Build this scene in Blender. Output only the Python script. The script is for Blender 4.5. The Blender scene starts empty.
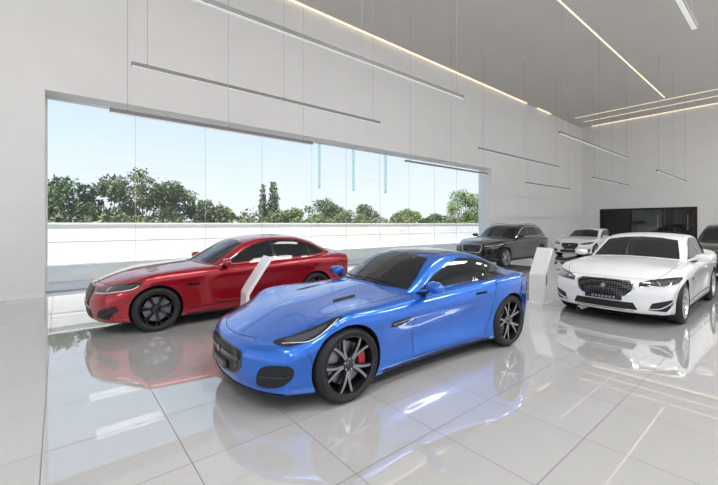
import bpy, bmesh, math, random
import numpy as np
from mathutils import Vector, Matrix
from mathutils.bvhtree import BVHTree
random.seed(5); rng=np.random.default_rng(5)
scene=bpy.context.scene

# ------------------------------------------------------------------ materials
def mat(name,col,rough=.5,metal=0,coat=0,coat_r=.03,spec=.5,emis=None,es=0,trans=0,ior=1.45,flake=0):
    m=bpy.data.materials.new(name); m.use_nodes=True
    b=m.node_tree.nodes['Principled BSDF']; I=b.inputs
    I['Base Color'].default_value=(*col,1); I['Roughness'].default_value=rough; I['Metallic'].default_value=metal
    I['Coat Weight'].default_value=coat; I['Coat Roughness'].default_value=coat_r
    I['Specular IOR Level'].default_value=spec; I['IOR'].default_value=ior
    I['Transmission Weight'].default_value=trans
    if emis: I['Emission Color'].default_value=(*emis,1); I['Emission Strength'].default_value=es
    return m
def noisy(m,scale,amount,coord='Object',bump=0,detail=4):
    nt=m.node_tree; N=nt.nodes; L=nt.links; b=N['Principled BSDF']
    tc=N.new('ShaderNodeTexCoord'); nz=N.new('ShaderNodeTexNoise'); nz.inputs['Scale'].default_value=scale; nz.inputs['Detail'].default_value=detail
    L.new(tc.outputs[coord],nz.inputs['Vector'])
    c=b.inputs['Base Color'].default_value[:]
    r=N.new('ShaderNodeValToRGB'); r.color_ramp.elements[0].position=.3; r.color_ramp.elements[1].position=.7
    r.color_ramp.elements[0].color=(*[max(0,v*(1-amount)) for v in c[:3]],1)
    r.color_ramp.elements[1].color=(*[min(1,v*(1+amount)) for v in c[:3]],1)
    L.new(nz.outputs['Fac'],r.inputs['Fac']); L.new(r.outputs['Color'],b.inputs['Base Color'])
    if bump:
        bp=N.new('ShaderNodeBump'); bp.inputs['Strength'].default_value=bump; bp.inputs['Distance'].default_value=.02
        L.new(nz.outputs['Fac'],bp.inputs['Height']); L.new(bp.outputs['Normal'],b.inputs['Normal'])
    return m
M={}
M['wall']=noisy(mat('wall_plaster',(.76,.755,.745),.75),1.2,.02)
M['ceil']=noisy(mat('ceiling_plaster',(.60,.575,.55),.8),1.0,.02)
M['trim']=mat('white_trim',(.8,.8,.8),.4)
M['sill']=mat('grey_sill',(.35,.35,.36),.4)
M['blue']=mat('paint_blue',(.005,.135,.62),.26,.5,1,.015,spec=.7)
M['red']=mat('paint_red',(.40,.003,.014),.26,.55,1,.015,spec=.7)
M['white']=mat('paint_white',(.80,.81,.82),.35,0,1,.015)
M['black']=mat('paint_black',(.004,.0035,.0035),.2,0,1,.01,spec=.3)
M['grey']=mat('paint_grey',(.012,.013,.015),.25,.3,1,.02)
M['glass']=mat('tinted_glass',(.010,.014,.016),.02,0,0,spec=.5)
M['plastic']=mat('black_plastic',(.012,.012,.013),.5)
M['gloss']=mat('gloss_black',(.008,.008,.009),.08,0,1)
M['well']=mat('wheel_well',(.01,.01,.01),.9)
M['seam']=mat('panel_gap',(.006,.006,.007),.8)
M['tyre']=noisy(mat('tyre_rubber',(.018,.018,.019),.65),60,.2)
M['chrome']=mat('chrome',(.75,.75,.76),.12,1)
M['silver']=mat('silver_alloy',(.48,.49,.5),.28,.9)
M['face']=mat('alloy_machined_face',(.34,.34,.35),.3,.9)
M['dkalloy']=mat('dark_alloy',(.05,.052,.055),.28,.8,.5)
M['blalloy']=mat('black_alloy',(.014,.014,.015),.25,.4,.6)
M['disc']=mat('brake_disc',(.30,.30,.31),.35,1)
M['cal']=mat('red_caliper',(.45,.01,.008),.35,0,.6)
M['lamp']=mat('headlamp_lens',(.07,.08,.09),.08,.3,1)
M['drl']=mat('running_light',(.75,.78,.8),.15,0,1)
M['tail']=mat('tail_lamp',(.3,.004,.006),.15,0,1)
M['badge']=mat('badge_silver',(.45,.45,.46),.25,1,0)
M['plate']=mat('number_plate',(.02,.02,.022),.4)
M['ptext']=mat('plate_lettering',(.30,.30,.30),.4)
g=mat('grille_mesh',(.02,.02,.02),.35,.5); N=g.node_tree.nodes;L=g.node_tree.links
tc=N.new('ShaderNodeTexCoord'); v=N.new('ShaderNodeTexVoronoi'); v.inputs['Scale'].default_value=28; v.inputs['Randomness'].default_value=.15
r=N.new('ShaderNodeValToRGB'); r.color_ramp.elements[0].color=(.003,.003,.003,1); r.color_ramp.elements[1].color=(.09,.09,.095,1); r.color_ramp.elements[0].position=.42; r.color_ramp.elements[1].position=.6
L.new(tc.outputs['Object'],v.inputs['Vector']); L.new(v.outputs['Distance'],r.inputs['Fac']); L.new(r.outputs['Color'],N['Principled BSDF'].inputs['Base Color'])
M['grille']=g
g=bpy.data.materials.new('clear_glass'); g.use_nodes=True; nt=g.node_tree; nt.nodes.clear()
o=nt.nodes.new('ShaderNodeOutputMaterial'); mx=nt.nodes.new('ShaderNodeMixShader'); t=nt.nodes.new('ShaderNodeBsdfTransparent'); gl=nt.nodes.new('ShaderNodeBsdfGlossy')
t.inputs[0].default_value=(.97,.985,.98,1); gl.inputs['Roughness'].default_value=.0; mx.inputs[0].default_value=.05
nt.links.new(t.outputs[0],mx.inputs[1]); nt.links.new(gl.outputs[0],mx.inputs[2]); nt.links.new(mx.outputs[0],o.inputs[0])
M['clear']=g
g=bpy.data.materials.new('fin_glass'); g.use_nodes=True; nt=g.node_tree; nt.nodes.clear()
o=nt.nodes.new('ShaderNodeOutputMaterial'); mx=nt.nodes.new('ShaderNodeMixShader'); t=nt.nodes.new('ShaderNodeBsdfTransparent'); gl=nt.nodes.new('ShaderNodeBsdfDiffuse')
t.inputs[0].default_value=(.90,.97,.98,1); gl.inputs[0].default_value=(.5,.8,.88,1); mx.inputs[0].default_value=.25
nt.links.new(t.outputs[0],mx.inputs[1]); nt.links.new(gl.outputs[0],mx.inputs[2]); nt.links.new(mx.outputs[0],o.inputs[0])
M['fin']=g
M['joint']=mat('glass_joint',(.55,.62,.65),.5)
M['lhouse']=mat('lamp_housing',(.16,.16,.165),.4,.3)
M['ldiff']=mat('lamp_diffuser',(.75,.75,.75),.5,emis=(1,.97,.95),es=.28)
M['wire']=mat('suspension_wire',(.35,.35,.35),.5)
M['strip']=mat('led_strip',(1,.8,.6),.5,emis=(1,.80,.58),es=1.1)
M['stand']=mat('stand_white',(.85,.85,.85),.25,0,.5)
M['dkwood']=noisy(mat('dark_panel',(.014,.010,.008),.5),3,.3)
M['warm']=mat('warm_light',(.5,.2,.08),.5,emis=(1,.45,.2),es=.10)
M['pave']=noisy(mat('paving',(.62,.60,.57),.8),3,.1)
M['owall']=noisy(mat('boundary_wall',(.92,.91,.89),.8),2.5,.04)
M['grass']=noisy(mat('grass',(.13,.16,.05),.9),1.5,.4)
M['bark']=noisy(mat('bark',(.12,.08,.05),.9),8,.3,bump=.5)
def leafm(n,c): return noisy(mat(n,c,.6),2.5,.45)
M['leaf1']=leafm('leaf_green',(.09,.155,.05)); M['leaf2']=leafm('leaf_olive',(.17,.19,.08)); M['leaf3']=leafm('leaf_dark',(.05,.10,.035)); M['leaf4']=leafm('leaf_bright',(.16,.26,.05))
f=mat('floor_tile',(.6,.6,.6),.05,coat=1,coat_r=.012,spec=.9); nt=f.node_tree;N=nt.nodes;L=nt.links;b=N['Principled BSDF']
b.inputs['Coat IOR'].default_value=1.6
tc=N.new('ShaderNodeTexCoord'); mp=N.new('ShaderNodeMapping'); br=N.new('ShaderNodeTexBrick')
mp.inputs['Location'].default_value=(-.71,-.26,0)
br.offset=0; br.squash=1; br.inputs['Scale'].default_value=1; br.inputs['Brick Width'].default_value=.8; br.inputs['Row Height'].default_value=.8
br.inputs['Mortar Size'].default_value=.0035; br.inputs['Mortar Smooth'].default_value=.2
br.inputs['Color1'].default_value=(.47,.465,.455,1); br.inputs['Color2'].default_value=(.50,.495,.485,1); br.inputs['Mortar'].default_value=(.17,.17,.17,1)
L.new(tc.outputs['Object'],mp.inputs[0]); L.new(mp.outputs[0],br.inputs['Vector']); L.new(br.outputs['Color'],b.inputs['Base Color'])
mr=N.new('ShaderNodeMapRange'); mr.inputs[3].default_value=.03; mr.inputs[4].default_value=.5
L.new(br.outputs['Fac'],mr.inputs[0]); L.new(mr.outputs[0],b.inputs['Roughness'])
mr=N.new('ShaderNodeMapRange'); mr.inputs[3].default_value=1; mr.inputs[4].default_value=0
L.new(br.outputs['Fac'],mr.inputs[0]); L.new(mr.outputs[0],b.inputs['Coat Weight'])
M['floor']=f

# ------------------------------------------------------------------ mesh builder
class MB:
    def __init__(s): s.v=[];s.f=[];s.m=[];s.mats=[]
    def mi(s,k):
        m=M[k]
        if m not in s.mats: s.mats.append(m)
        return s.mats.index(m)
    def add(s,vs,fs,k,T=None):
        n=len(s.v); i=s.mi(k)
        for p in vs:
            p=Vector(p)
            if T is not None: p=T@p
            s.v.append(p[:])
        for q in fs: s.f.append([a+n for a in q]); s.m.append(i)
    def box(s,lo,hi,k,T=None):
        x0,y0,z0=lo;x1,y1,z1=hi
        vs=[(x0,y0,z0),(x1,y0,z0),(x1,y1,z0),(x0,y1,z0),(x0,y0,z1),(x1,y0,z1),(x1,y1,z1),(x0,y1,z1)]
        s.add(vs,[(0,3,2,1),(4,5,6,7),(0,1,5,4),(1,2,6,5),(2,3,7,6),(3,0,4,7)],k,T)
    def lathe(s,prof,seg,k,T=None,closed=True):
        vs=[];fs=[];n=len(prof)
        for i in range(seg):
            a=2*math.pi*i/seg
            for r,y in prof: vs.append((r*math.cos(a),y,r*math.sin(a)))
        for i in range(seg):
            j=(i+1)%seg
            for a in range(n if closed else n-1):
                b2=(a+1)%n
                fs.append((i*n+a,j*n+a,j*n+b2,i*n+b2))
        s.add(vs,fs,k,T)
    def cyl(s,p0,p1,r,k,seg=10,r1=None,T=None):
        p0=Vector(p0);p1=Vector(p1);d=(p1-p0).normalized(); e=d.orthogonal().normalized(); g=d.cross(e); r1=r if r1 is None else r1
        vs=[];fs=[]
        for i in range(seg):
            a=2*math.pi*i/seg; o=e*math.cos(a)+g*math.sin(a)
            vs+= [p0+o*r,p1+o*r1]
        for i in range(seg):
            j=(i+1)%seg; fs.append((2*i,2*j,2*j+1,2*i+1))
        fs.append([2*i for i in range(seg)][::-1]); fs.append([2*i+1 for i in range(seg)])
        s.add(vs,fs,k,T)
    def prism(s,secs,k,T=None):
        vs=[p for q in secs for p in q]; fs=[(3,2,1,0)]
        for i in range(len(secs)-1):
            a=4*i
            for j in range(4): fs.append((a+j,a+(j+1)%4,a+4+(j+1)%4,a+4+j))
        a=4*(len(secs)-1); fs.append((a,a+1,a+2,a+3)); s.add(vs,fs,k,T)
    def obj(s,name,parent=None,smooth=None,bevel=0,recalc=True,mesh_only=False):
        me=bpy.data.meshes.new(name); me.from_pydata(s.v,[],s.f)
        for m in s.mats: me.materials.append(m)
        me.polygons.foreach_set('material_index',s.m)
        if recalc:
            bm=bmesh.new(); bm.from_mesh(me); bmesh.ops.recalc_face_normals(bm,faces=bm.faces); bm.to_mesh(me); bm.free()
        if smooth is not None:
            me.polygons.foreach_set('use_smooth',[True]*len(me.polygons)); me.set_sharp_from_angle(angle=math.radians(smooth))
        me.update()
        if mesh_only: return me
        o=bpy.data.objects.new(name,me); scene.collection.objects.link(o)
        if parent: o.parent=parent
        if bevel:
            b=o.modifiers.new('bevel','BEVEL'); b.width=bevel; b.segments=2; b.limit_method='ANGLE'
        return o
def empty(name,loc=(0,0,0),rz=0):
    e=bpy.data.objects.new(name,None); e.location=loc; e.rotation_euler=(0,0,rz); e.empty_display_size=.2
    scene.collection.objects.link(e); return e

# ------------------------------------------------------------------ curve helpers
def curve(pts):
    xs=np.array([p[0] for p in pts],float); ys=np.array([p[1] for p in pts],float)
    h=np.diff(xs); d=np.diff(ys)/h; m=np.zeros(len(xs)); m[0]=d[0]; m[-1]=d[-1]
    for i in range(1,len(xs)-1):
        m[i]=0 if d[i-1]*d[i]<=0 else 3*(h[i-1]+h[i])/((2*h[i]+h[i-1])/d[i-1]+(h[i]+2*h[i-1])/d[i])
    def f(x):
        x=min(max(x,xs[0]),xs[-1]); i=min(max(int(np.searchsorted(xs,x)-1),0),len(h)-1)
        t=(x-xs[i])/h[i]
        return float((2*t**3-3*t*t+1)*ys[i]+(t**3-2*t*t+t)*h[i]*m[i]+(-2*t**3+3*t*t)*ys[i+1]+(t**3-t*t)*h[i]*m[i+1])
    return f
def bsp(Mc,Nn,deg=3):
    kn=np.concatenate([np.zeros(deg),np.linspace(0,1,Mc-deg+1),np.ones(deg)]); B=np.zeros((Nn,Mc))
    def b(i,p,t):
        if p==0: return 1.0 if (kn[i]<=t<kn[i+1]) else 0.0
        a=0
        if kn[i+p]>kn[i]: a+=(t-kn[i])/(kn[i+p]-kn[i])*b(i,p-1,t)
        if kn[i+p+1]>kn[i+1]: a+=(kn[i+p+1]-t)/(kn[i+p+1]-kn[i+1])*b(i+1,p-1,t)
        return a
    for n in range(Nn):
        t=min(n/(Nn-1),1-1e-9)
        for i in range(Mc): B[n,i]=b(i,deg,t)
    return B
BB=bsp(14,46); BC=bsp(8,26)
def smoother(t): t=min(max(t,0),1); return t*t*(3-2*t)
def catmull(pts,n=6,closed=True):
    P=[Vector(p) for p in pts]; out=[]; N_=len(P)
    for i in range(N_ if closed else N_-1):
        if closed: a,b,c,d=P[i-1],P[i],P[(i+1)%N_],P[(i+2)%N_]
        else: a,b,c,d=P[max(i-1,0)],P[i],P[i+1],P[min(i+2,N_-1)]
        for k in range(n):
            t=k/n
            out.append(.5*((2*b)+(c-a)*t+(2*a-5*b+4*c-d)*t*t+(3*b-a-3*c+d)*t**3))
    if not closed: out.append(P[-1])
    return out

# ------------------------------------------------------------------ wheel
def wheel_mesh(R,rr,width,style,colour,cal):
    mb=MB(); w=width/2
    mb.lathe([(rr,-w+.012),(rr+.012,-w+.002),(rr+(R-rr)*.5,-w-.006),(R-.022,-w+.010),(R-.006,-w+.028),(R,-w+.05),(R,w-.05),(R-.006,w-.028),(R-.022,w-.01),(rr+(R-rr)*.5,w+.006),(rr,w-.012)],72,'tyre')
    mb.lathe([(rr+.004,-w+.010),(rr+.002,-w+.002),(rr-.008,-w+.004),(rr-.014,-w+.02),(rr-.016,-w+.05),(rr-.03,0),(rr-.03,w-.02),(rr+.002,w-.01),(rr+.002,0)],64,colour)
    mb.lathe([(0.001,w-.06),(rr-.02,w-.06),(rr-.02,w-.05),(0.001,w-.05)],48,'well')
    dr=rr*.74
    mb.lathe([(.05,-.03),(dr,-.03),(dr,-.005),(.05,-.005)],48,'disc')
    mb.lathe([(.001,-.05),(.075,-.05),(.085,-.03),(.001,-.03)],32,'well')
    yf=-w+.03
    mb.lathe([(.001,yf-.004),(.028,yf-.004),(.034,yf+.002),(.06,yf+.006),(.075,yf+.03),(.075,-.03),(.001,-.03)],32,colour,closed=False)
    mb.lathe([(.001,yf-.009),(.024,yf-.009),(.028,yf-.003),(.001,yf-.003)],24,'gloss')
    def arm(a0,a1,w0,w1,y0,y1,col,dp=.035,face=None):
        secs=[]
        for i in range(6):
            t=i/5; r=.045+(rr-.012-.045)*t; a=a0+(a1-a0)*(t**1.2); ww=w0+(w1-w0)*t; y=y0+(y1-y0)*math.sin(t*math.pi/2)
            d=Vector((math.cos(a),0,math.sin(a))); n=Vector((-math.sin(a),0,math.cos(a))); c=d*r
            secs.append([c+n*(-ww/2)+Vector((0,y,0)),c+n*(ww/2)+Vector((0,y,0)),c+n*(ww/2*1.25)+Vector((0,y+dp,0)),c-n*(ww/2*1.25)+Vector((0,y+dp,0))])
        mb.prism(secs,col)
        if face:
            s2=[]
            for q in secs:
                m=(q[0]+q[1])/2; e=(q[1]-q[0])*.34
                s2.append([m-e+Vector((0,-.0035,0)),m+e+Vector((0,-.0035,0)),m+e+Vector((0,.004,0)),m-e+Vector((0,.004,0))])
            mb.prism(s2,face)
    n=style['n']; sp=style['split']
    for i in range(n):
        a=2*math.pi*i/n+.3
        arm(a-sp*.25,a-sp,style['w0'],style['w1'],yf+.012,yf-.004,colour,face=style.get('face'))
        arm(a+sp*.25,a+sp,style['w0'],style['w1'],yf+.012,yf-.004,colour,face=style.get('face'))
    for i in range(5):
        a=2*math.pi*i/5+.3+math.pi/5
        c=Vector((.05*math.cos(a),0,.05*math.sin(a)))
        mb.cyl(c+Vector((0,yf,0)),c+Vector((0,yf+.02,0)),.008,'chrome',8)
    cm=MB(); secs=[]
    for i in range(9):
        a=math.radians(-33+i*66/8); ca,sa=math.cos(a),math.sin(a); r0,r1=dr*.70,dr*1.08
        secs.append([(r0*ca,-.062,r0*sa),(r1*ca,-.062,r1*sa),(r1*ca,.02,r1*sa),(r0*ca,.02,r0*sa)])
    cm.prism(secs,cal)
    return mb.obj('wheel',smooth=32,mesh_only=True), cm.obj('brake_caliper',smooth=30,mesh_only=True)

# ------------------------------------------------------------------ car
def car(name,P,paint,loc,rz,wheelstyle,wheelcol,calcol,extras):
    root=empty(name,loc,rz)
    w=curve(P['w']);zb=curve(P['zb']);zs=curve(P['zs']);zt=curve(P['zt'])
    xf,xr=P['xf'],P['xr']; S=P['S'];SR=P.get('SR',.22); Lf=P['Lf']; Wm=max(p[1] for p in P['w']); Q=curve(P['Q'])
    cre=P.get('crease',.012); tuck=P.get('tuck',.0); bulge=P.get('bulge',.0); xmid=P['wb']/2
    def section(x):
        W=w(x);b=zb(x);s=zs(x);t=zt(x);h=s-b
        k=1-tuck*math.exp(-((x-xmid)/.75)**4)
        C=np.array([(0,b),(.6*W,b),(.90*W,b),(.955*W,b+.03),(.968*W,b+.20*h),(.972*W*k,b+.42*h),(.988*W*(1-(1-k)*.8),b+.64*h),(1.006*W,b+.80*h),(1.010*W,b+.90*h),(.992*W,s-.012),(.935*W,s+.22*(t-s)+cre),(.80*W,s+.55*(t-s)+cre*.6),(.42*W,t-.06*(t-s)),(0,t)])
        r_=BB@C
        if bulge:
            f=smoother((x-xf)/.6)*smoother((1.2-x)/.4)
            top=np.arange(len(r_))>len(r_)*.62
            r_[:,1]+=top*bulge*f*np.exp(-(r_[:,0]/.36)**6)
        return r_
    r=.06
    xs=np.linspace(xf+r,xr-r,118)
    def capl(x0,sgn):
        L_=[]
        base=section(x0)
        cy=(base[:,1].max()+base[:,1].min())/2; hh=(base[:,1].max()-base[:,1].min())/2; W=base[:,0].max()
        for ph in (15,30,45,60,75,90):
            a=math.radians(ph); x=x0+sgn*r*math.sin(a); ins=r*(1-math.cos(a))
            s=base.copy(); s[:,0]*=(W-ins)/W; s[:,1]=cy+(s[:,1]-cy)*(hh-ins)/hh; L_.append((x,s))
        last=L_[-1][1]
        for q in np.linspace(1,0,14)[1:-1]:
            s=last.copy(); s[:,0]*=q; s[:,1]=cy+(s[:,1]-cy)*q; L_.append((x0+sgn*r,s))
        return L_,cy
    fl,cyf=capl(xf+r,-1); rl,cyr=capl(xr-r,1)
    seq=fl[::-1]+[(x,section(x)) for x in xs]+rl
    verts=[];faces=[]
    for x,s in seq:
        ring=[(x,p[0],p[1]) for p in s]+[(x,-p[0],p[1]) for p in s[::-1][1:-1]]
        verts+=ring
    n=len(ring); K=len(seq)
    for i in range(K-1):
        for j in range(n): faces.append((i*n+j,i*n+(j+1)%n,(i+1)*n+(j+1)%n,(i+1)*n+j))
    verts.append((xf,0,cyf)); verts.append((xr,0,cyr)); a=len(verts)-2
    for j in range(n):
        faces.append((a,(j+1)%n,j)); faces.append((a+1,(K-1)*n+j,(K-1)*n+(j+1)%n))
    def warp(p):
        x,y,z=p
        t=smoother(1-(x-xf)/Lf)
        x2=x+t*(S*(abs(y)/Wm)**2.6+Q(z))
        t2=smoother(1-(xr-x)/.7); x2-=t2*SR*(abs(y)/Wm)**2.6
        return (x2,y,z)
    verts=[warp(p) for p in verts]
    mb=MB(); mb.add(verts,faces,paint); mb.mi('well')
    body=mb.obj('body_shell',smooth=None)
    Ra=P['R']+P.get('gap',.035)
    cut=MB()
    for ax in (0,P['wb']):
        for sg in (-1,1):
            yi=P['track']-P['tw']/2-.05
            y0,y1=(yi,1.3) if sg>0 else (-1.3,-yi)
            cut.cyl((ax,y0,P['R']+.005),(ax,y1,P['R']+.005),Ra,'well',96)
    co=cut.obj('cutter')
    md=body.modifiers.new('b','BOOLEAN'); md.object=co; md.operation='DIFFERENCE'; md.solver='EXACT'
    dg=bpy.context.evaluated_depsgraph_get(); me=bpy.data.meshes.new_from_object(body.evaluated_get(dg))
    body.modifiers.clear(); body.data=me; bpy.data.objects.remove(co)
    body.parent=root
    for p in me.polygons:
        c=p.center; p.material_index=0
        for ax in (0,P['wb']):
            if math.hypot(c.x-ax,c.z-P['R']-.005)<Ra+.002: p.material_index=1
        if p.normal.z<-.8 and c.z<.35: p.material_index=1
    me.polygons.foreach_set('use_smooth',[True]*len(me.polygons)); me.set_sharp_from_angle(angle=math.radians(40))
    ct=curve(P['ct']); wbf=curve(P['wbelt']); tt=P['tumble']; x0,x1=P['ct'][0][0],P['ct'][-1][0]; cmid=P['cmid']; Sw=P['Sw']; Sr=P['Sr']
    mb=MB(); verts=[];faces=[]; xs=np.linspace(x0,x1,90)
    for x in xs:
        top=ct(x); cb=min(zs(x)-.06,top-.04); H=top-cb; wb_=wbf(x); wt=wb_-tt*H
        crown=P.get('crown',.045)*min(1,H/.3)
        C=np.array([(wb_,cb),(wb_-.28*tt*H,cb+.30*H),(wb_-.62*tt*H,cb+.64*H),(wt+.02,top-crown-.035),(wt-.015,top-crown-.004),(wt-.10,top-crown*.7),(wt*.5,top-crown*.12),(0,top)])
        s=BC@C
        ring=[(p[0],p[1]) for p in s]+[(-p[0],p[1]) for p in s[::-1][1:]]
        for y,z in ring:
            f1=smoother((cmid-x)/(cmid-x0)); f2=smoother((x-cmid)/(x1-cmid))
            yy=abs(y)/.8
            verts.append((x+(f1*Sw-f2*Sr)*yy**2,y,z))
    n=len(ring)
    for i in range(len(xs)-1):
        for j in range(n-1): faces.append((i*n+j,i*n+j+1,(i+1)*n+j+1,(i+1)*n+j))
    mb.add(verts,faces,paint); cab=mb.obj('cabin_shell',root,smooth=50)
    vs=[];fs=[]
    for o in (body,cab):
        k=len(vs); vs+=[v.co.copy() for v in o.data.vertices]; fs+=[[i+k for i in p.vertices] for p in o.data.polygons]
    bvh=BVHTree.FromPolygons(vs,fs)
    D=MB()
    def proj(p,d):
        o=Vector(p)-d*( Vector(p).dot(d)+6 )
        h,nn,_,_=bvh.ray_cast(o,d)
        if h is None: return None,None
        if nn.dot(d)>0: nn=-nn
        return h,nn
    def patch(pts,d,k,off=.004,res=.035,sm=0,mirror=True):
        d=Vector(d).normalized(); e1=d.orthogonal().normalized(); e2=d.cross(e1)
        P3=[Vector(p) for p in pts]
        if sm: P3=catmull(P3,sm)
        uv=[(p.dot(e1),p.dot(e2)) for p in P3]
        bm=bmesh.new(); vv=[bm.verts.new((a,b2,0)) for a,b2 in uv]; bm.faces.new(vv)
        for ax in (0,1):
            lo=min(q[ax] for q in uv);hi=max(q[ax] for q in uv); c=lo+res
            while c<hi:
                co=[0,0,0];co[ax]=c; no=[0,0,0];no[ax]=1
                bmesh.ops.bisect_plane(bm,geom=bm.verts[:]+bm.edges[:]+bm.faces[:],plane_co=co,plane_no=no,dist=1e-5); c+=res
        bmesh.ops.triangulate(bm,faces=[f_ for f_ in bm.faces if len(f_.verts)>4])
        bm.verts.index_update(); out=[]
        for v_ in bm.verts:
            p=e1*v_.co.x+e2*v_.co.y; h,nn=proj(p,d)
            out.append(h+nn*off if h is not None else None)
        ff=[[q.index for q in f_.verts] for f_ in bm.faces]; bm.free()
        ff=[q for q in ff if all(out[i] is not None for i in q)]
        def ok(q): return all((out[q[i]]-out[q[i-1]]).length<res*6 for i in range(len(q)))
        ff=[q for q in ff if ok(q)]
        out=[p if p is not None else Vector((0,0,.5)) for p in out]
        used=sorted(set(i for q in ff for i in q)); mp={i:a for a,i in enumerate(used)}
        out=[out[i] for i in used]; ff=[[mp[i] for i in q] for q in ff]
        D.add(out,ff,k)
        if mirror: D.add([(p.x,-p.y,p.z) for p in out],[q[::-1] for q in ff],k)
    def line(pts,d,k='seam',wd=.006,off=.0015,sm=0,mirror=True,res=.03):
        d=Vector(d).normalized(); P3=[Vector(p) for p in pts]
        if sm: P3=catmull(P3,sm,closed=False)
        dn=[]
        for i in range(len(P3)-1):
            a,b2=P3[i],P3[i+1]; m_=max(1,int((b2-a).length/res))
            for q in range(m_): dn.append(a.lerp(b2,q/m_))
        dn.append(P3[-1]); hs=[proj(p,d) for p in dn]; hs=[h for h in hs if h[0] is not None]
        if len(hs)<2: return
        L1=[];R1=[]
        for i,(h,nn) in enumerate(hs):
            t_=(hs[min(i+1,len(hs)-1)][0]-hs[max(i-1,0)][0]).normalized(); s_=nn.cross(t_).normalized()
            L1.append(h+nn*off-s_*wd/2); R1.append(h+nn*off+s_*wd/2)
        out=L1+R1; m_=len(L1); ff=[]
        for i in range(m_-1):
            if (L1[i+1]-L1[i]).length<.15: ff.append((i,i+1,m_+i+1,m_+i))
        D.add(out,ff,k)
        if mirror: D.add([(p.x,-p.y,p.z) for p in out],[q[::-1] for q in ff],k)
    def mirrorm(x,y,z,col):
        for sg in (-1,1):
            vs=[];fs=[]; nu,nv=14,12
            for i in range(nu+1):
                th=math.pi*i/nu
                for j in range(nv):
                    ph=2*math.pi*j/nv; c_,s_=math.cos(ph),math.sin(ph)
                    sq=lambda q:math.copysign(abs(q)**.65,q)
                    yy=-math.cos(th)*.115; rr_=math.sin(th)**.55
                    xx=sq(c_)*.062*rr_*(1 if c_>0 else 1.3); zz=sq(s_)*.066*rr_*(1-.15*(yy/.115))
                    vs.append((x+xx+abs(yy-.1)*.12,sg*(y+yy*1.0),z+zz))
            for i in range(nu):
                for j in range(nv): fs.append((i*nv+j,i*nv+(j+1)%nv,(i+1)*nv+(j+1)%nv,(i+1)*nv+j))
            D.add(vs,fs,col)
            D.prism([[(x-.03,sg*(y-.08),z-.07),(x+.04,sg*(y-.08),z-.07),(x+.04,sg*(y-.08),z-.045),(x-.03,sg*(y-.08),z-.045)],[(x-.05,sg*(y-.24),z-.10),(x+.05,sg*(y-.24),z-.10),(x+.05,sg*(y-.24),z-.07),(x-.05,sg*(y-.24),z-.07)]],'plastic')
    def handle(x,z):
        for sg in (-1,1):
            h,nn=proj((x,0,z),Vector((0,-sg,0)))
            if h is None: continue
            secs=[]
            for i in range(7):
                t=i/6; o=.028*math.sin(math.pi*t)**.5+.002; xx=x-.10+.2*t
                secs.append([(xx,h.y+sg*(o-.012),z-.013),(xx,h.y+sg*o,z-.011),(xx,h.y+sg*o,z+.011),(xx,h.y+sg*(o-.012),z+.013)])
            D.prism(secs,paint)
    extras(dict(patch=patch,line=line,mirror=mirrorm,handle=handle,D=D,paint=paint,proj=proj))
    D.obj('windows_lights_trim',root,smooth=40,recalc=False)
    wm,cmm=wheel_mesh(P['R'],P['rr'],P['tw'],wheelstyle,wheelcol,calcol)
    for nme,ax,sg in (('front_near',0,-1),('front_far',0,1),('rear_near',P['wb'],-1),('rear_far',P['wb'],1)):
        o=bpy.data.objects.new('wheel_'+nme,wm); scene.collection.objects.link(o); o.parent=root; o.location=(ax,sg*P['track'],P['R']+.001)
        o.rotation_euler=(0,random.uniform(0,1.2),0 if sg<0 else math.pi)
        o=bpy.data.objects.new('brake_caliper_'+nme,cmm); scene.collection.objects.link(o); o.parent=root; o.location=(ax,sg*P['track'],P['R']+.001)
        ry=-.15 if ax==0 else math.pi+.15
        o.rotation_euler=(0,ry,0) if sg<0 else (0,ry+math.pi,math.pi)
    return root

COUPE=dict(wb=2.622,xf=-.90,xr=3.42,R=.343,rr=.266,tw=.26,track=.81,S=.42,Lf=.95,gap=.03,tuck=.04,bulge=.026,SR=.30,
 zb=[(-.9,.16),(-.5,.12),(2.9,.13),(3.15,.16),(3.42,.26)],
 w=[(-.9,.86),(-.6,.90),(-.2,.945),(.15,.95),(.7,.912),(1.4,.885),(2.0,.912),(2.5,.965),(2.85,.955),(3.15,.91),(3.42,.84)],
 zs=[(-.9,.52),(-.6,.64),(-.2,.765),(.1,.80),(.6,.785),(1.4,.805),(2.0,.855),(2.5,.925),(2.85,.935),(3.2,.90),(3.42,.86)],
 zt=[(-.9,.57),(-.6,.67),(-.2,.765),(.3,.838),(.8,.895),(1.1,.91),(2.6,.95),(3.0,.98),(3.3,.975),(3.42,.94)],
 Q=[(.1,.10),(.2,.02),(.32,0),(.45,.0),(.6,.05),(.8,.14)],crease=.03,
 ct=[(.60,.83),(.8,.925),(1.1,1.08),(1.42,1.225),(1.7,1.29),(1.95,1.30),(2.3,1.265),(2.65,1.175),(2.98,1.06),(3.2,.97),(3.32,.90)],
 wbelt=[(.6,.74),(1.1,.82),(2.0,.81),(2.55,.76),(3.0,.65),(3.32,.55)],tumble=.44,cmid=1.9,Sw=.26,Sr=.15)
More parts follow.
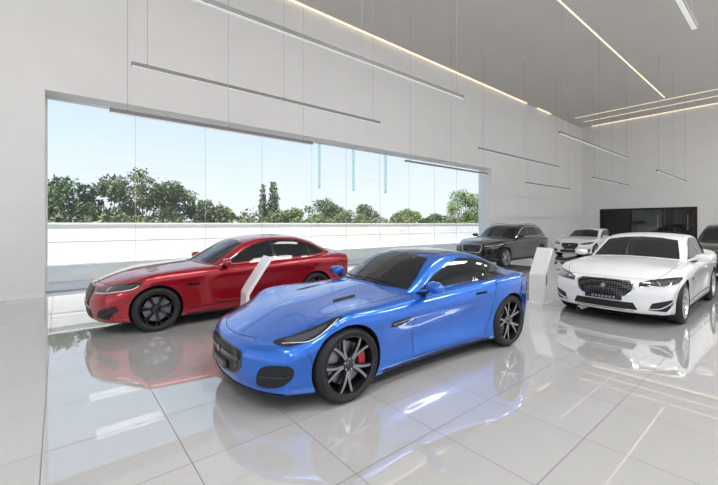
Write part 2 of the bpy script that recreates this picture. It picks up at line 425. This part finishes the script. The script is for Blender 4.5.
def coupe_extra(c):
    p,l=c['patch'],c['line']; F=(1,0,0)
    p([(0,0,.94),(0,.35,.93),(0,.66,.905),(0,.62,1.015),(0,.555,1.13),(0,.50,1.205),(0,.25,1.24),(0,0,1.252),(0,-.25,1.24),(0,-.50,1.205),(0,-.555,1.13),(0,-.62,1.015),(0,-.66,.905),(0,-.35,.93)],F,'glass',off=.004,mirror=False)
    p([(1.50,.0,0),(1.56,-.30,0),(1.64,-.47,0),(2.2,-.49,0),(2.34,-.45,0),(2.36,0,0),(2.34,.45,0),(2.2,.49,0),(1.64,.47,0),(1.56,.30,0)],(0,0,-1),'gloss',mirror=False)
    p([(2.42,.43,0),(2.42,-.43,0),(2.85,-.40,0),(3.02,-.34,0),(3.06,0,0),(3.02,.34,0),(2.85,.40,0)],(0,0,-1),'glass',mirror=False)
    side=(0,1,0)
    win=[(1.14,0,.90),(1.42,0,1.033),(1.68,0,1.137),(1.92,0,1.186),(2.2,0,1.176),(2.46,0,1.117),(2.68,0,1.045),(2.76,0,1.0),(2.66,0,.98),(2.3,0,.94),(1.8,0,.915)]
    p([(1.09,0,.888),(1.40,0,1.045),(1.67,0,1.152),(1.92,0,1.203),(2.2,0,1.194),(2.48,0,1.132),(2.72,0,1.05),(2.82,0,.995),(2.66,0,.965),(2.3,0,.925),(1.8,0,.90)],side,'gloss',off=.003)
    p(win,side,'glass',off=.006)
    l([(2.36,0,.945),(2.32,0,1.15)],side,'gloss',wd=.03,off=.008)
    d=(.45,.5,-.62)
    p([(-.62,-.62,.60),(-.50,-.72,.68),(-.30,-.80,.74),(-.08,-.87,.785),(-.07,-.895,.77),(-.22,-.90,.725),(-.42,-.88,.655),(-.58,-.78,.60)],d,'gloss',off=.003,sm=3)
    p([(-.55,-.70,.63),(-.40,-.79,.69),(-.22,-.855,.74),(-.26,-.88,.72),(-.42,-.86,.665),(-.53,-.78,.625)],d,'lamp',off=.006,sm=3)
    l([(-.58,-.72,.60),(-.42,-.88,.652),(-.22,-.90,.72),(-.10,-.89,.765)],d,'drl',wd=.007,off=.009,sm=4)
    gr=[(0,0,.53),(0,.25,.525),(0,.41,.51),(0,.45,.455),(0,.43,.36),(0,.36,.29),(0,.2,.275),(0,0,.27)]
    full=gr+[(0,-y,z) for _,y,z in gr[::-1][1:-1]]
    p(full,F,'gloss',off=.004,mirror=False,sm=3)
    p([(0,y*.93,.41+(z-.41)*.9) for _,y,z in full],F,'grille',off=.007,mirror=False,sm=3)
    l([(0,-.42,.44),(0,0,.44),(0,.42,.44)],F,'gloss',wd=.03,off=.012,mirror=False)
    p([(0,.035*math.cos(a),.44+.035*math.sin(a)) for a in np.linspace(0,2*math.pi,16)[:-1]],F,'badge',off=.02,mirror=False)
    p([(0,-.23,.29),(0,.23,.29),(0,.23,.375),(0,-.23,.375)],F,'plate',off=.02,mirror=False)
    for k in range(6):
        y=-.15+k*.055; p([(0,y,.31),(0,y+.03,.31),(0,y+.03,.355),(0,y,.355)],F,'ptext',off=.022,mirror=False)
    ci=(1,.5,0)
    p([(-.72,-.60,.25),(-.72,-.61,.37),(-.66,-.68,.43),(-.54,-.84,.44),(-.54,-.84,.32),(-.62,-.74,.25)],ci,'plastic',off=.004,sm=3)
    l([(-.72,-.61,.33),(-.54,-.83,.35)],ci,'gloss',wd=.012,off=.008)
    p([(0,-.80,.165),(0,-.80,.19),(0,-.4,.20),(0,.4,.20),(0,.80,.19),(0,.80,.165)],F,'plastic',off=.006,mirror=False)
    p([(.50,0,.60),(.52,0,.655),(.80,0,.665),(.78,0,.63),(.62,0,.60)],side,'plastic',off=.004)
    l([(.53,0,.632),(.78,0,.648)],side,'chrome',wd=.006,off=.007)
    p([(.42,0,.155),(.42,0,.19),(2.2,0,.19),(2.2,0,.155)],side,'plastic',off=.004)
    l([(.86,0,.22),(.86,0,.55),(.84,0,.80),(1.02,0,.875)],side,sm=5); l([(.86,0,.22),(2.0,0,.22),(2.12,0,.30),(2.22,0,.55),(2.26,0,.80),(2.30,0,.92)],side,sm=5)
    l([(-.45,-.72,1),(-.1,-.74,1),(.4,-.75,1),(.85,-.72,1)],(0,0,-1),sm=5)
    l([(-.70,-.45,1),(-.78,-.2,1),(-.80,0,1)],(0,0,-1),sm=4)
    l([(.84,-.0,1),(.86,-.35,1),(.98,-.66,1)],(0,0,-1),'plastic',wd=.035,sm=4)
    p([(.12,-.44,1),(.16,-.37,1),(.44,-.38,1),(.40,-.45,1)],(0,0,-1),'plastic',off=.002)
    l([(0,0,.97),(0,-.5,.945)],F,'plastic',wd=.014,off=.014,mirror=False); l([(0,.05,.965),(0,.5,.945)],F,'plastic',wd=.014,off=.014,mirror=False)
    p([(1.9,0,.765),(1.9,0,.795),(2.10,0,.80),(2.10,0,.77)],side,'seam',off=.002)
    l([(-.36,0,.38),(-.42,0,.55),(-.50,0,.66)],side,sm=3)
    p([(3.36,-.45,.86),(3.24,-.85,.86),(3.22,-.88,.80),(3.24,-.78,.74),(3.36,-.45,.80)],(-1,.35,0),'tail')
    c['mirror'](1.08,.98,.945,c['paint'])

SEDAN=dict(wb=2.835,xf=-.84,xr=3.83,R=.335,rr=.245,tw=.235,track=.785,S=.36,Lf=.85,tuck=.022,bulge=.012,
 zb=[(-.84,.19),(-.5,.16),(3.2,.17),(3.83,.27)],
 w=[(-.84,.84),(-.5,.88),(-.1,.915),(.6,.915),(1.5,.912),(2.4,.92),(2.9,.925),(3.4,.90),(3.83,.83)],
 zs=[(-.84,.60),(-.5,.76),(0,.85),(.6,.88),(1.5,.905),(2.4,.945),(2.9,.965),(3.5,.97),(3.83,.93)],
 zt=[(-.84,.70),(-.6,.805),(-.2,.885),(.3,.94),(.75,.975),(1.2,.98),(2.8,1.0),(3.3,1.07),(3.6,1.085),(3.83,1.04)],
 Q=[(.1,.10),(.2,.03),(.33,0),(.5,.0),(.7,.06),(.9,.14)],crease=.018,
 ct=[(.45,.88),(.70,.985),(1.05,1.17),(1.4,1.335),(1.7,1.405),(2.0,1.43),(2.45,1.42),(2.85,1.345),(3.18,1.21),(3.45,1.08),(3.55,1.0)],
 wbelt=[(.45,.78),(1.1,.84),(2.3,.84),(3.0,.79),(3.55,.68)],tumble=.40,cmid=2.0,Sw=.26,Sr=.22)
def sedan_extra(c,chrome='gloss',grille_scale=1.0):
    p,l=c['patch'],c['line']; F=(1,0,0); side=(0,1,0)
    p([(0,0,1.0),(0,.35,.99),(0,.68,.965),(0,.645,1.07),(0,.60,1.20),(0,.565,1.29),(0,.3,1.335),(0,0,1.35),(0,-.3,1.335),(0,-.565,1.29),(0,-.60,1.20),(0,-.645,1.07),(0,-.68,.965),(0,-.35,.99)],F,'glass',mirror=False)
    p([(0,0,1.12),(0,.5,1.10),(0,.5,1.28),(0,0,1.345),(0,-.5,1.28),(0,-.5,1.10)],(-1,0,0),'glass',mirror=False)
    p([(.98,0,.955),(1.28,0,1.12),(1.58,0,1.262),(1.86,0,1.333),(2.2,0,1.348),(2.55,0,1.315),(2.88,0,1.21),(3.12,0,1.08),(3.08,0,1.035),(2.8,0,1.01),(2.0,0,.985)],side,chrome if chrome=='chrome' else 'gloss',off=.003)
    p([(1.03,0,.965),(1.31,0,1.112),(1.60,0,1.245),(1.86,0,1.314),(2.2,0,1.328),(2.54,0,1.296),(2.86,0,1.195),(3.07,0,1.08),(3.04,0,1.05),(2.8,0,1.025),(2.0,0,1.0)],side,'glass',off=.006)
    l([(1.98,0,.985),(1.94,0,1.33)],side,'gloss',wd=.07,off=.009); l([(2.76,0,1.01),(2.70,0,1.25)],side,'gloss',wd=.035,off=.009)
    d=(.75,.55,-.12)
    p([(-.72,-.44,.615),(-.70,-.44,.68),(-.60,-.60,.73),(-.40,-.80,.765),(-.20,-.90,.775),(-.22,-.90,.73),(-.40,-.88,.665),(-.60,-.72,.625)],d,'gloss',off=.003)
    p([(-.66,-.52,.635),(-.60,-.60,.70),(-.42,-.79,.735),(-.27,-.88,.745),(-.40,-.87,.685),(-.60,-.72,.645)],d,'lamp',off=.006)
    l([(-.72,-.46,.615),(-.60,-.72,.632),(-.40,-.885,.672),(-.26,-.90,.725)],d,'drl',wd=.014,off=.009,sm=4)
    p([(-.57+.05*math.cos(a)*.6,-.66+.05*math.cos(a)*.8,.675+.034*math.sin(a)) for a in np.linspace(0,2*math.pi,12)[:-1]],d,'chrome',off=.008)
    gs=grille_scale
    gr=[(0,0,.715),(0,.32*gs,.705),(0,.40*gs,.66),(0,.385*gs,.55),(0,.30*gs,.455),(0,.15,.44),(0,0,.438)]
    full=gr+[(0,-y,z) for _,y,z in gr[::-1][1:-1]]
    p(full,F,'chrome' if chrome=='chrome' else 'gloss',off=.004,mirror=False)
    p([(0,y*.94,.578+(z-.578)*.9) for _,y,z in full],F,'grille',off=.008,mirror=False)
    p([(0,.036*math.cos(a),.60+.036*math.sin(a)) for a in np.linspace(0,2*math.pi,16)[:-1]],F,'badge',off=.016,mirror=False)
    p([(0,-.45,.27),(0,-.40,.37),(0,.40,.37),(0,.45,.27),(0,.40,.235),(0,-.40,.235)],F,'plastic',off=.004,mirror=False)
    ci=(1,.5,0)
    p([(-.70,-.56,.27),(-.68,-.60,.38),(-.52,-.82,.45),(-.50,-.84,.38),(-.58,-.76,.26)],ci,'plastic',off=.004)
    l([(-.70,-.57,.29),(-.62,-.70,.31),(-.50,-.83,.42)],ci,chrome,wd=.016,off=.009,sm=3)
    l([(0,-.45,.255),(0,.45,.255)],F,chrome,wd=.014,off=.009,mirror=False)
    p([(0,-.26,.39),(0,.26,.39),(0,.26,.46),(0,-.26,.46)],F,'plate',off=.02,mirror=False)
    for k in range(7):
        y=-.17+k*.05; p([(0,y,.408),(0,y+.03,.408),(0,y+.03,.443),(0,y,.443)],F,'ptext',off=.022,mirror=False)
    l([(.70,0,.25),(.68,0,.55),(.66,0,.84),(.90,0,.93)],side,sm=5); l([(.70,0,.25),(1.88,0,.25)],side)
    l([(1.96,0,.98),(1.96,0,.6),(1.92,0,.25)],side,sm=3); l([(1.92,0,.25),(2.30,0,.25),(2.42,0,.42),(2.62,0,.68),(2.78,0,.80),(2.80,0,.99)],side,sm=5)
    l([(.45,0,.30),(1.4,0,.335),(2.4,0,.33)],side,'seam',wd=.016,off=.002)
    p([(.40,0,.185),(.40,0,.225),(2.45,0,.225),(2.45,0,.185)],side,'plastic',off=.004)
    l([(-.55,-.62,1),(-.2,-.74,1),(.3,-.77,1),(.65,-.76,1)],(0,0,-1),sm=5)
    l([(-.68,0,1),(-.66,-.3,1),(-.55,-.60,1)],(0,0,-1),sm=4)
    l([(.68,0,1),(.71,-.35,1),(.84,-.69,1)],(0,0,-1),'plastic',wd=.04,sm=4)
    l([(-.35,0,.40),(-.36,0,.55),(-.30,0,.70)],side,sm=3)
    p([(.42,0,.66),(.44,0,.70),(.62,0,.70),(.60,0,.66)],side,chrome,off=.004)
    p([(3.8,-.50,.92),(3.6,-.88,.93),(3.6,-.90,.84),(3.8,-.50,.86)],(-1,.4,0),'tail')
    c['handle'](1.72,.80); c['handle'](2.62,.83)
    c['mirror'](1.02,.98,1.0,c['paint'])
SUV=dict(wb=2.874,xf=-.86,xr=3.86,R=.37,rr=.26,tw=.255,track=.82,S=.34,Lf=.85,gap=.045,tuck=.015,
 zb=[(-.86,.26),(-.5,.22),(3.2,.23),(3.86,.36)],
 w=[(-.86,.87),(-.5,.93),(0,.965),(1.5,.945),(2.8,.97),(3.5,.94),(3.86,.86)],
 zs=[(-.86,.78),(-.5,.92),(0,1.0),(.6,1.03),(1.5,1.05),(2.8,1.09),(3.86,1.06)],
 zt=[(-.86,.88),(-.6,.98),(-.2,1.05),(.3,1.10),(.75,1.12),(1.2,1.12),(2.8,1.12),(3.5,1.15),(3.86,1.10)],
 Q=[(.2,.10),(.35,.02),(.5,0),(.7,.0),(.9,.06),(1.1,.14)],crease=.014,
 ct=[(.40,1.02),(.65,1.13),(1.0,1.33),(1.35,1.53),(1.7,1.63),(2.1,1.66),(2.7,1.655),(3.25,1.60),(3.55,1.47),(3.77,1.22),(3.83,1.06)],
 wbelt=[(.4,.80),(1.1,.88),(2.6,.88),(3.3,.83),(3.83,.76)],tumble=.32,cmid=2.1,Sw=.24,Sr=.10)
def suv_extra(c):
    p,l=c['patch'],c['line']; F=(1,0,0); side=(0,1,0)
    p([(0,0,1.14),(0,.35,1.135),(0,.72,1.11),(0,.69,1.25),(0,.655,1.40),(0,.62,1.49),(0,.3,1.545),(0,0,1.56),(0,-.3,1.545),(0,-.62,1.49),(0,-.655,1.40),(0,-.69,1.25),(0,-.72,1.11),(0,-.35,1.135)],F,'glass',mirror=False)
    p([(0,.6,1.2),(0,.55,1.45),(0,-.55,1.45),(0,-.6,1.2)],(-1,0,0),'glass',mirror=False)
    p([(.95,0,1.10),(1.25,0,1.30),(1.55,0,1.45),(1.85,0,1.53),(2.4,0,1.55),(2.98,0,1.50),(3.34,0,1.34),(3.35,0,1.22),(2.6,0,1.155),(1.6,0,1.12)],side,'chrome',off=.003)
    p([(1.0,0,1.11),(1.28,0,1.292),(1.57,0,1.435),(1.86,0,1.512),(2.4,0,1.532),(2.96,0,1.483),(3.31,0,1.332),(3.32,0,1.235),(2.6,0,1.17),(1.6,0,1.135)],side,'glass',off=.006)
    l([(1.95,0,1.13),(1.92,0,1.53)],side,'gloss',wd=.07,off=.009); l([(2.8,0,1.17),(2.75,0,1.50)],side,'gloss',wd=.05,off=.009)
    d=(.75,.55,-.12)
    p([(-.72,-.46,.80),(-.70,-.46,.87),(-.55,-.68,.92),(-.2,-.93,.95),(-.22,-.93,.89),(-.5,-.80,.82)],d,'lamp',off=.003)
    l([(-.72,-.46,.80),(-.5,-.80,.825),(-.22,-.93,.89)],d,'drl',wd=.018,off=.008)
    gr=[(0,0,.88),(0,.38,.87),(0,.44,.80),(0,.40,.64),(0,.32,.57),(0,0,.56)]
    full=gr+[(0,-y,z) for _,y,z in gr[::-1][1:-1]]
    p(full,F,'chrome',mirror=False); p([(0,y*.93,.72+(z-.72)*.9) for _,y,z in full],F,'grille',off=.008,mirror=False)
    p([(0,-.5,.33),(0,-.45,.46),(0,.45,.46),(0,.5,.33)],F,'plastic',mirror=False)
    p([(-.72,-.58,.38),(-.70,-.60,.53),(-.52,-.84,.56),(-.54,-.82,.40)],(1,.5,0),'plastic')
    l([(.70,0,.32),(.68,0,.65),(.66,0,.98),(.88,0,1.08)],side,sm=5); l([(1.94,0,1.12),(1.94,0,.7),(1.90,0,.32),(.70,0,.32)],side)
    l([(1.9,0,.32),(2.3,0,.32),(2.5,0,.55),(2.8,0,.90),(2.85,0,1.14)],side,sm=5)
    p([(.45,0,.24),(.45,0,.33),(2.45,0,.33),(2.45,0,.24)],side,'plastic',off=.004)
    c['handle'](1.70,.93); c['handle'](2.62,.96); c['mirror'](1.0,1.02,1.18,c['paint'])
    for sg in (-1,1):
        pts=[(1.5,1.59),(1.7,1.635),(2.2,1.665),(2.7,1.66),(3.15,1.61)]
        for a,b2 in zip(pts[:-1],pts[1:]): c['D'].cyl((a[0],sg*.61,a[1]),(b2[0],sg*.61,b2[1]),.012,'chrome',8)

y5=dict(n=5,split=.25,w0=.034,w1=.030,face='face')
car('sports_car',COUPE,'blue',(2.12,3.56,0),math.radians(-3.2),y5,'dkalloy','cal',coupe_extra)
car('sedan_car',SEDAN,'red',(1.18,7.12,0),math.radians(-1.0),dict(n=7,split=.13,w0=.022,w1=.022),'blalloy','disc',lambda c:sedan_extra(c,'gloss'))
r_=car('sedan_car',SEDAN,'white',(7.95,2.13,0),math.radians(0),dict(n=7,split=.14,w0=.022,w1=.022),'silver','disc',lambda c:sedan_extra(c,'chrome',1.05)); r_.scale=(1.045,1.02,1.02)
car('suv_car',SUV,'black',(12.9,7.95,0),0,dict(n=5,split=.2,w0=.03,w1=.026),'silver','disc',suv_extra)
car('sedan_car',SEDAN,'white',(20.3,7.3,0),0,dict(n=7,split=.13,w0=.022,w1=.022),'silver','disc',lambda c:sedan_extra(c,'chrome'))
car('suv_car',SUV,'grey',(15.1,1.35,0),0,dict(n=5,split=.2,w0=.03,w1=.026),'silver','disc',suv_extra)

# ------------------------------------------------------------------ room
XB,XE,YF,YW,HC=-8.0,31.2,-9.0,10.8,9.05
WX0,WX1,WH=-.23,18.3,4.66; TH=.8
def simple(name,boxes,k,bevel=0):
    mb=MB()
    for lo,hi in boxes: mb.box(lo,hi,k)
    return mb.obj(name,bevel=bevel)
simple('floor',[((XB,YF,-.2),(XE,YW,0))],'floor')
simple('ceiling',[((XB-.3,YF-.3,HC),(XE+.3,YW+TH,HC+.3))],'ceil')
simple('wall_left',[((XB-.3,YW,-.2),(WX0,YW+TH,HC)),((WX1,YW,-.2),(XE+.3,YW+TH,HC)),((WX0,YW,WH),(WX1,YW+TH,HC)),((WX0,YW,-.2),(WX1,YW+TH,0.0))],'wall')
DY0,DY1,DH=4.2,9.6,2.75
simple('wall_back',[((XE,YF-.3,-.2),(XE+.3,DY0,HC))],'wall')
simple('wall_back',[((XE,DY1,-.2),(XE+.3,YW,HC))],'wall')
simple('wall_back',[((XE,DY0,DH),(XE+.3,DY1,HC))],'wall')
simple('wall_front',[((XB-.3,YF-.3,-.2),(XB+.7,YF,HC)),((XE-1,YF-.3,-.2),(XE,YF,HC)),((XB+.7,YF-.3,6.0),(XE-1,YF,HC)),((XB+.7,YF-.3,-.2),(XE-1,YF,.1))]+[((x,YF-.25,.1),(x+.1,YF-.1,6.0)) for x in np.arange(XB+4,XE-2,3.6)],'wall')
simple('wall_rear',[((XB-.3,YF,-.2),(XB,YF+2,HC)),((XB-.3,YW-2,-.2),(XB,YW,HC)),((XB-.3,YF+2,5.0),(XB,YW-2,HC))],'wall')
simple('baseboard_left',[((XB,YW-.015,0),(WX0,YW,.09)),((WX1,YW-.015,0),(XE,YW,.09))],'trim')
simple('baseboard_back',[((XE-.015,YF,0),(XE,DY0,.09)),((XE-.015,DY1,0),(XE,YW,.09))],'trim')
mb=MB(); gy=YW+.55
mb.add([(WX0,gy,.03),(WX1,gy,.03),(WX1,gy,WH-.03),(WX0,gy,WH-.03)],[(0,1,2,3)],'clear')
mb.obj('window_1',recalc=False)
mb=MB()
mb.box((WX0,gy-.04,0),(WX1,gy+.04,.05),'sill'); mb.box((WX0,gy-.04,WH-.05),(WX1,gy+.04,WH),'trim')
mb.box((WX0,gy-.04,0.05),(WX0+.04,gy+.04,WH-.05),'trim'); mb.box((WX1-.04,gy-.04,.05),(WX1,gy+.04,WH-.05),'trim')
for x in (1.6,3.4,5.2,7.13,8.7,10.5,12.3,14.1,15.9): mb.box((x-.004,gy-.006,.05),(x+.004,gy+.006,WH-.05),'joint')
for x in (7.4,9.0,10.75):
    mb.box((x-.006,gy-.16,2.95),(x+.006,gy-.01,WH-.05),'fin'); mb.cyl((x-.03,gy-.08,3.0),(x+.03,gy-.08,3.0),.022,'chrome',10)
mb.obj('trim_1')
x=XE; mb=MB()
mb.box((x+.3,DY0-.3,-.2),(x+4,DY1+.3,0),'dkwood'); mb.box((x+.3,DY0-.3,DH+.1),(x+4,DY1+.3,DH+.3),'dkwood'); mb.box((x+3.8,DY0-.3,0),(x+4,DY1+.3,DH+.1),'dkwood')
mb.box((x+.3,DY0-.5,-.2),(x+4,DY0-.3,DH+.3),'dkwood'); mb.box((x+.3,DY1+.3,-.2),(x+4,DY1+.5,DH+.3),'dkwood')
for yy in (5.2,6.9,8.6): mb.box((x+3.74,yy,1.2),(x+3.8,yy+.04,2.3),'warm')
mb.obj('wall_recess')
mb=MB()
mb.box((x+.02,DY0+.005,0),(x+.28,DY0+.14,DH-.005),'dkwood'); mb.box((x+.02,DY1-.14,0),(x+.28,DY1-.005,DH-.005),'dkwood'); mb.box((x+.02,DY0+.14,DH-.14),(x+.28,DY1-.14,DH-.005),'dkwood')
for yy in (5.9,7.7): mb.box((x+.1,yy,0),(x+.2,yy+.07,DH-.14),'dkwood')
mb.add([(x+.15,DY0+.14,0),(x+.15,DY1-.14,0),(x+.15,DY1-.14,DH-.14),(x+.15,DY0+.14,DH-.14)],[(0,1,2,3)],'clear')
mb.obj('door_1')
mb=MB()
mb.box((XB,YW-.10,HC-.03),(22.2,YW-.04,HC-.001),'strip'); mb.box((23.6,YW-.10,HC-.03),(25.6,YW-.04,HC-.001),'strip')
mb.obj('cove_light')
mb=MB(); mb.box((4,5.09,HC-.012),(27.4,5.14,HC-.001),'strip'); mb.obj('ceiling_light_strip')
mb=MB(); mb.box((27.9,-6,HC-.012),(27.96,10.1,HC-.001),'strip'); mb.obj('ceiling_light_strip')
mb=MB(); mb.box((29.4,-6,HC-.012),(29.46,10.1,HC-.001),'strip'); mb.obj('ceiling_light_strip')
mb=MB(); mb.box((XE-.10,-6,HC-.03),(XE-.04,10.1,HC-.001),'strip'); mb.obj('cove_light')
def pend(x0,x1,y,H):
    mb=MB(); mb.box((x0,y-.035,H),(x1,y+.035,H+.065),'lhouse'); mb.box((x0+.01,y-.028,H-.008),(x1-.01,y+.028,H+.0),'ldiff')
    n=3
    for i in range(n):
        x=x0+.25+(x1-x0-.5)*i/(n-1); mb.cyl((x,y,H+.06),(x,y,HC-.02),.0045,'wire',6); mb.cyl((x,y,HC-.03),(x,y,HC-.001),.03,'trim',12); mb.cyl((x,y,H+.06),(x,y,H+.09),.012,'lhouse',8)
    mb.obj('linear_pendant_lamp')
for a in [(1.1,7.15,4.92,4.5),(1.02,7.1,7.68,4.5),(.66,4.6,7.3,3.5),(9.3,14.5,8.75,3.8),(12.4,19.6,7.85,4.5),(19.1,25,9.3,3.8),(12.2,19.3,4.86,4.5),(20.3,26.1,6.55,3.9),(19.8,26,3.95,3.9),(1.1,7.2,1.0,4.5),(12.2,19.3,1.0,4.5)]: pend(*a)
def stand(loc,rz,wd=.19,lean=.35):
    prof=[(-.03,0),(-.02,.52),(.02,.66),(lean-.02,1.13)]
    mb=MB(); th=.045
    secs=[]
    P=[Vector((a,0,b)) for a,b in prof]; P=catmull(P,5,closed=False)
    for i,p in enumerate(P):
        t=(P[min(i+1,len(P)-1)]-P[max(i-1,0)]).normalized(); n=Vector((t.z,0,-t.x))*th/2
        if i==0: n=Vector((th/2,0,0))
        secs.append([p-n+Vector((0,-wd,0)),p-n+Vector((0,wd,0)),p+n+Vector((0,wd,0)),p+n+Vector((0,-wd,0))])
    mb.prism(secs,'stand'); mb.box((-.12,-wd,0),(.22,wd,.015),'stand')
    o=mb.obj('display_stand',smooth=35); o.location=loc; o.rotation_euler=(0,0,rz)
stand((2.2,5.35,0),math.radians(-10)); stand((7.72,3.5,0),math.radians(-10),.17,.26)
# ------------------------------------------------------------------ outside
simple('ground',[((-60,YW+TH,-.25),(90,16.0,-.05)),((-60,-70,-.25),(90,YF-.3,-.05)),((-60,YF-.3,-.25),(XB-.3,YW+TH,-.05))],'pave')
simple('lawn',[((-60,16.0,-.25),(90,90,-.11))],'grass')
mb=MB(); Y=14.4
mb.box((-30,Y,-.05),(70,Y+.3,1.62),'owall'); mb.box((-30,Y-.04,1.62),(70,Y+.34,1.68),'owall')
mb.box((-30,Y-.6,-.05),(70,Y,.42),'owall'); mb.box((-30,Y-.012,1.10),(70,Y,1.13),'owall')
mb.obj('boundary_wall',bevel=.01)
def leaves(mb,cents,rads,n,size,k):
    cents=np.array(cents);rads=np.array(rads)
    vol=rads**2; pr=vol/vol.sum(); idx=rng.choice(len(cents),n,p=pr)
    d=rng.normal(size=(n,3)); d/=np.linalg.norm(d,axis=1)[:,None]; rr=rads[idx]*(rng.random(n)**.35)*(1+.35*rng.random(n)**4)
    c=cents[idx]+d*rr[:,None]*np.array([1,1,.85])
    a=rng.normal(size=(n,3)); a/=np.linalg.norm(a,axis=1)[:,None]; b=np.cross(a,rng.normal(size=(n,3))); b/=np.linalg.norm(b,axis=1)[:,None]
    s=size*(.6+.8*rng.random(n))[:,None]
    V=np.stack([c-a*s,c+b*s*.5,c+a*s,c-b*s*.5],1).reshape(-1,3); V[:,2]=np.maximum(V[:,2],-.08)
    n0=len(mb.v); mb.v+= [tuple(q) for q in V]; i=mb.mi(k)
    for q in range(n): mb.f.append([n0+4*q,n0+4*q+1,n0+4*q+2,n0+4*q+3]); mb.m.append(i)
def tree(x,y,h,spread,k,n=2200,slim=False):
    mb=MB(); th=h*.3 if not slim else h*.1
    mb.cyl((x,y,-.105),(x+.1,y,th),.09+h*.012,'bark',8,.07)
    cents=[];rads=[]
    if slim:
        for i in range(12):
            t=i/11; cents.append((x,y,th+(h-th)*(.08+.86*t))); rads.append(spread*(.95-.6*t**1.5))
        mb.cyl((x,y,th),(x,y,h*.9),.06,'bark',6,.01)
    else:
        for i in range(22):
            a=random.uniform(0,6.28); r0=spread*random.uniform(.1,.95); z=random.uniform(h*.32,h*.9)
            r1=spread*random.uniform(.20,.40)
            c=(x+r0*math.cos(a),y+r0*math.sin(a),min(z,h-r1*.9-.22*h*(r0/spread)**2)); cents.append(c); rads.append(r1)
            mb.cyl((x+.1,y,th*.9),c,.03,'bark',5,.012)
        cents.append((x,y,h-spread*.3)); rads.append(spread*.3)
    leaves(mb,cents,rads,n*2//3,.08,k); leaves(mb,cents,rads,n//3,.08,random.choice(['leaf1','leaf2','leaf3'])); mb.obj('tree' if not slim else 'cypress_tree',recalc=False)
for (x,y,h,s,k) in [(-9,20,4,2.0,'leaf1'),(-5,20,4.2,1.9,'leaf2'),(-2.2,20,3.7,1.6,'leaf1'),(.06,20,3.7,1.5,'leaf1'),(1.5,20.4,3.6,1.3,'leaf3'),(2.95,20,4.35,1.5,'leaf2'),(4.5,20.4,3.9,1.3,'leaf1'),(6.0,20,3.0,1.2,'leaf2'),(7.3,20.4,2.5,1.0,'leaf4'),(11.3,20,2.7,1.2,'leaf4'),(13.7,20,3.4,1.4,'leaf1'),(15.6,21,2.7,1.0,'leaf2'),(16.8,20,3.1,1.4,'leaf1'),(20.3,20,2.6,1.4,'leaf2'),(22.6,21,3.0,1.2,'leaf4'),(24.9,20,2.6,1.4,'leaf3'),(28.9,20,5.0,1.9,'leaf4'),(33,20,4.2,2,'leaf1'),(38,20,4.6,2,'leaf3')]:
    tree(x,y,h,s,k,5000)
tree(8.85,19.2,4.0,.34,'leaf3',2000,True); tree(9.55,19.3,4.15,.52,'leaf1',3000,True)
mb=MB(); cents=[];rads=[]
for x in np.arange(-14,48,.5):
    hh=random.uniform(1.65,2.25)+.25*math.sin(x*.9)*math.sin(x*.37); r1=random.uniform(.4,.6); yy=17+random.uniform(-.3,.3)
    for z in np.arange(.5,hh-r1*.5,.5): cents.append((x,yy,z)); rads.append(r1)
    if int(x*10)%3==0: mb.cyl((x,yy,-.1),(x,yy,hh*.7),.03,'bark',5,.01)
leaves(mb,cents,rads,20000,.09,'leaf1'); leaves(mb,cents,rads,20000,.09,'leaf2'); mb.obj('hedge',recalc=False)

# ------------------------------------------------------------------ light
w=bpy.data.worlds.new('sky'); scene.world=w; w.use_nodes=True; nt=w.node_tree; N=nt.nodes;L=nt.links; bg=N['Background']
tc=N.new('ShaderNodeTexCoord'); sp=N.new('ShaderNodeSeparateXYZ'); rp=N.new('ShaderNodeValToRGB')
e=rp.color_ramp.elements; e[0].position=0.0; e[0].color=(.82,.88,.93,1); e[1].position=.6; e[1].color=(.42,.59,.84,1)
a=rp.color_ramp.elements.new(.20); a.color=(.66,.78,.90,1)
L.new(tc.outputs['Generated'],sp.inputs[0]); L.new(sp.outputs['Z'],rp.inputs['Fac']); L.new(rp.outputs['Color'],bg.inputs['Color']); bg.inputs['Strength'].default_value=1.22
sd=bpy.data.lights.new('sun','SUN'); sd.energy=8; sd.angle=.01; sd.color=(1,.95,.88); so=bpy.data.objects.new('sun',sd); scene.collection.objects.link(so)
so.rotation_euler=Vector((-.65,-.24,.80)).to_track_quat('Z','Y').to_euler()
def area(name,loc,sx_,sy_,pw,rot=(0,0,0),col=(1,.985,.965)):
    l=bpy.data.lights.new(name,'AREA'); l.shape='RECTANGLE'; l.size=sx_; l.size_y=sy_; l.energy=pw; l.color=col
    o=bpy.data.objects.new(name,l); o.location=loc; o.rotation_euler=rot; scene.collection.objects.link(o)
for x in (-3,3,9):  # added area lights above the frame, unseen fill that brightens the interior
    for y in (-5,0): area('ceiling_fill_light',(x,y,HC-.05),3,1.2,230)
for x in (15,21,27): area('ceiling_fill_light',(x,-5,HC-.05),3,1.2,330)  # more added fill for the far half of the room, also unseen

cd=bpy.data.cameras.new('camera'); cd.lens=365/718*36; cd.sensor_width=36; cd.shift_y=-18.5/718; cd.clip_start=.05; cd.clip_end=300
cam=bpy.data.objects.new('camera',cd); scene.collection.objects.link(cam); cam.location=(0,0,1.64); cam.rotation_euler=(math.radians(90),0,math.radians(-39.5))
scene.camera=cam
scene.view_settings.view_transform='Standard'
